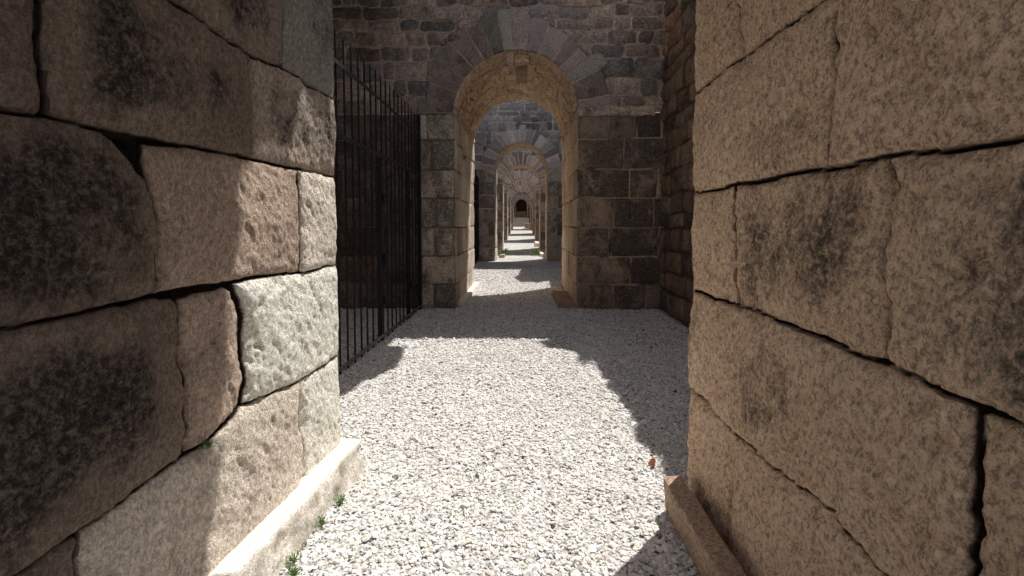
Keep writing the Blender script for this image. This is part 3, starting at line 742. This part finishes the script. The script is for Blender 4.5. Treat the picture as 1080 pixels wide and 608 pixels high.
M['worn'] = plain('scuffed_steel', (.16, .155, .15), .6, .3, .4, 14)
def gate(Y0, Y1, door, label):
    x = -1.94; g = empty('iron_gate', (x, (Y0+Y1)/2, 0), label, 'gate', 'black iron gates on the left')
    y = Y0+.05; rr = random.Random(int(Y0))
    while y < Y1-.05:
        zt = 3.62+rr.uniform(-.006, .006); lx = rr.uniform(-.006, .006); ly = rr.uniform(-.008, .008)
        V, F = tube([(x, y, .005), (x, y, .3), (x+lx, y+ly, 1.8), (x, y, 3.2), (x, y, zt-.05), (x, y, zt)], [.0115]*5+[.007], 8)
        mesh_obj('bar', V, F, M['iron'], g); y += .222
    box_part('top_rail', (x+.011, Y0, 3.25), (x+.021, Y1, 3.30), M['rail'], g)
    box_part('middle_rail', (x+.011, Y0, 2.505), (x+.023, Y1, 2.555), M['rail'], g)
    box_part('bottom_rail', (x+.011, Y0, .05), (x+.023, Y1, .10), M['worn'], g)
    for yy in (Y0, Y1): box_part('end_post', (x-.025, yy-.025, 0), (x+.025, yy+.025, 3.62), M['iron'], g)
    if door:
        for yy in door:
            o = box_part('door_post', (x-.032, yy-.035, 0), (x+.010, yy+.035, 2.50), M['iron'], g)
            for zz in (.5, 1.9):
                V, F = tube([(x+.03, yy+.045, zz), (x+.03, yy+.045, zz+.11)], .014, 10); mesh_obj('hinge', V, F, M['iron'], o)
        o = box_part('lock_box', (x+.012, door[0]+.05, 1.02), (x+.05, door[0]+.16, 1.2), M['iron'], g)
gate(3.1, 8.84, (6.42, 7.95), 'tall black iron bar gate closing the chamber left of the nearest arch')
gate(12.45, 20.35, None, 'black iron bar screen seen edge-on inside the nearest arch, left')

# ================================================================== ground and gravel
def gz(x, y):
    P = np.stack([x, y, x*0], axis=-1)
    return floorz(y) + .014*fbm(P, 1.4, 3, 91) + .006*fbm(P, 6, 2, 92)
xs, ys = ax(-5.0, 4.0, .1), ax(-3, 76, .12)
X, Yg = np.meshgrid(xs, ys, indexing='ij')
P = np.stack([X, Yg, gz(X, Yg)], axis=-1)
g = put_sheet('gravel_path', P, np.zeros(X.shape+(4,)), M['ground'], None); tag(g, kind='structure')
gm = mesh_obj('ground', [(-400, -400, -.12), (400, -400, -.12), (400, 400, -.12), (-400, 400, -.12)], [(0, 1, 2, 3)], M['earth']); tag(gm, kind='structure')

phi = (1+5**.5)/2
ico = np.array([(-1, phi, 0), (1, phi, 0), (-1, -phi, 0), (1, -phi, 0), (0, -1, phi), (0, 1, phi), (0, -1, -phi), (0, 1, -phi), (phi, 0, -1), (phi, 0, 1), (-phi, 0, -1), (-phi, 0, 1)])
ico = ico/np.linalg.norm(ico[0])
icoF = np.array([(0, 11, 5), (0, 5, 1), (0, 1, 7), (0, 7, 10), (0, 10, 11), (1, 5, 9), (5, 11, 4), (11, 10, 2), (10, 7, 6), (7, 1, 8), (3, 9, 4), (3, 4, 2), (3, 2, 6), (3, 6, 8), (3, 8, 9), (4, 9, 5), (2, 4, 11), (6, 2, 10), (8, 6, 7), (9, 8, 1)])
def pebbles():
    zones = [(-1.3, .82, 1.45, 3.0, 5200, .0100), (.80, 1.25, 2.6, 3.0, 4000, .010), (-1.95, 2.5, 3.0, 4.3, 4300, .0104), (-1.95, 2.5, 4.3, 6.2, 3000, .0116),
             (-3.9, 2.5, 6.2, 8.9, 1100, .0155), (-3.6, -1.95, 4.6, 6.2, 900, .0155), (-1.2, .95, 8.9, 12.3, 700, .017), (-1.9, 2.4, 12.3, 17.0, 250, .02)]
    pos, size = [], []
    for x0, x1, y0, y1, dn, s in zones:
        n = int((x1-x0)*(y1-y0)*dn)
        pos.append(np.stack([rng.uniform(x0, x1, n), rng.uniform(y0, y1, n)], axis=1)); size.append(s*np.exp(rng.normal(0, .32, n)))
    p = np.concatenate(pos); s = np.clip(np.concatenate(size), .005, .03); n = len(p)
    z = gz(p[:, 0], p[:, 1]) + s*rng.uniform(-.1, .55, n)
    # random rotations
    q = rng.normal(size=(n, 4)); q /= np.linalg.norm(q, axis=1, keepdims=True)
    w, x, y, zz = q.T
    Rm = np.stack([1-2*(y*y+zz*zz), 2*(x*y-zz*w), 2*(x*zz+y*w), 2*(x*y+zz*w), 1-2*(x*x+zz*zz), 2*(y*zz-x*w), 2*(x*zz-y*w), 2*(y*zz+x*w), 1-2*(x*x+y*y)], axis=1).reshape(n, 3, 3)
    base = ico[None]*(1+rng.uniform(-.34, .30, (n, 12, 1)))
    base = base*np.stack([np.ones(n)*1.15, rng.uniform(.65, 1., n), rng.uniform(.42, .8, n)], axis=1)[:, None, :]*s[:, None, None]
    V = np.einsum('nij,nkj->nki', Rm, base); V[..., 2] *= .62
    V = V + np.stack([p[:, 0], p[:, 1], z], axis=1)[:, None, :]
    F = (icoF[None]+np.arange(n)[:, None, None]*12).reshape(-1, 3)
    c = rng.uniform(.70, .93, n); k = rng.random(n)
    c = np.where(k < .14, rng.uniform(.45, .65, n), c); c = np.where(k < .006, rng.uniform(.07, .15, n), c)
    col = np.stack([c, c*.975, c*.94], axis=1); warm = rng.random(n) < .10; col[warm] *= np.array([1, .91, .80])
    A = np.ones((n, 12, 4)); A[..., :3] = col[:, None, :]
    return mesh_obj('gravel', V.reshape(-1, 3), F, M['pebble'], None, A.reshape(-1, 4), smoothshade=False)
gv = pebbles(); tag(gv, 'crushed white and grey stone chips covering the path', 'gravel', kind='stuff')

# ---------------- small things
V, F = bar_box((-.022, -.012, 0), (.022, .012, .05)); V = np.array(V); V[4:, 0] *= .25; V[4:, 0] += .006; V[4:, 1] *= .7
sh = mesh_obj('tile_fragment', V, F, M['terra'], None, smoothshade=False); sh.location = (.845, 3.08, .02); sh.rotation_euler = (.25, .1, .4)
tag(sh, 'small orange terracotta fragment lying on shaded gravel by the right curb', 'tile fragment')
def weed(loc, n, s, label, up=(0, 0, 1), spread=1., seed=1):
    r = np.random.default_rng(seed); Vs, Fs = [], []
    for k in range(n):
        a = r.uniform(0, 2*math.pi); L = s*r.uniform(.35, 1.); el = r.uniform(.2, 1.3)
        dr = np.array([math.cos(a)*math.cos(el)*spread, math.sin(a)*math.cos(el)*spread, math.sin(el)])
        sd = np.cross(dr, r.normal(size=3)); sd /= np.linalg.norm(sd)
        nn = np.cross(dr, sd)
        base = dr*L*r.uniform(.3, .9) + r.normal(size=3)*s*.12; w = s*r.uniform(.10, .19); l2 = w*r.uniform(1.3, 2.2)
        b0 = len(Vs)*1
        pts = [base, base+sd*w*.5+dr*l2*.4+nn*w*.15, base+dr*l2, base-sd*w*.5+dr*l2*.4+nn*w*.15]
        i0 = len(Vs); Vs += pts; Fs.append((i0, i0+1, i0+2, i0+3))
        i0 = len(Vs); Vs += [np.array([0, 0, -.004]), base+sd*.0015, base-sd*.0015, np.array([.001, 0, -.004])]; Fs.append((i0, i0+1, i0+2, i0+3))
    o = mesh_obj('weed', Vs, Fs, M['leaf'], None, smoothshade=False); o.location = loc
    tag(o, label, 'weed', 'small green weeds'); return o
def lw(y, dx=0.): return -1.18-.08*(YF-y)+dx
weed((lw(1.82, .02), 1.82, .715), 60, .045, 'green tuft growing from the joint of the left wall at the shadow edge', seed=2)
weed((lw(2.62, .165), 2.62, .01), 60, .055, 'largest green tuft on gravel against the end of the pale left plinth', seed=3)
weed((lw(2.42, .16), 2.42, .01), 60, .05, 'small tuft at foot of the left plinth just nearer than the largest', seed=4)
weed((lw(2.28, .16), 2.26, .01), 26, .035, 'tiny sprig on gravel midway along the left plinth foot', seed=5)
weed((lw(2.12, .17), 2.14, .01), 60, .05, 'green sprig near the bottom edge of the photo beside the left plinth', seed=6)
weed((lw(2.05, .22), 2.06, .01), 60, .045, 'lowest green sprig on the sunlit gravel at the bottom edge', seed=8)
weed((-1.0, 24.3, .02), 120, .45, 'bushy green weed left of the path past the second arch', seed=9)
weed((.62, 24.2, .02), 90, .35, 'green weed beside the long curb block right of the path', seed=10)
weed((2.50, 7.42, 5.0), 110, .20, 'leafy green plant hanging from the top of the right side wall', seed=11)
weed((-1.24, 9.9, 2.95), 30, .12, 'small plant rooted in the left inner face of the nearest arch', seed=12)

# ================================================================== light and camera
sd = np.array([1., 1.1, 2.85]); el = math.atan2(sd[2], math.hypot(sd[0], sd[1])); az = math.atan2(sd[0], sd[1])
w = bpy.data.worlds.new('World'); scene.world = w; w.use_nodes = True
nt = w.node_tree; bg = nt.nodes['Background']
sky = nt.nodes.new('ShaderNodeTexSky'); sky.sky_type = 'NISHITA'; sky.sun_disc = False
sky.sun_elevation = el; sky.sun_rotation = az
hs = nt.nodes.new('ShaderNodeHueSaturation'); hs.inputs['Saturation'].default_value = .45; nt.links.new(sky.outputs[0], hs.inputs['Color'])
nt.links.new(hs.outputs[0], bg.inputs[0]); bg.inputs[1].default_value = .135
from mathutils import Vector
sl = bpy.data.lights.new('sun', 'SUN'); sl.energy = 5.0; sl.angle = rad(.5); sl.color = (1, .965, .91)
so = bpy.data.objects.new('sun', sl); COL.objects.link(so)
so.rotation_euler = Vector(-sd).to_track_quat('-Z', 'Y').to_euler(); so.location = (6, 5, 12)
cam = bpy.data.cameras.new('camera'); co = bpy.data.objects.new('camera', cam); COL.objects.link(co); scene.camera = co
cam.sensor_width = 36; cam.lens = 36*500/1080; cam.clip_start = .05; cam.clip_end = 900
co.location = (0, 0, 1.6); co.rotation_euler = (rad(90-2.5), 0, math.atan(12/500))
cam.shift_y = -(67-500*math.tan(rad(2.5)))/1080
scene.view_settings.view_transform = 'Standard'; scene.view_settings.look = 'None'; scene.view_settings.exposure = 0
scene.render.engine = 'CYCLES'
scene.cycles.max_bounces = 12; scene.cycles.diffuse_bounces = 8
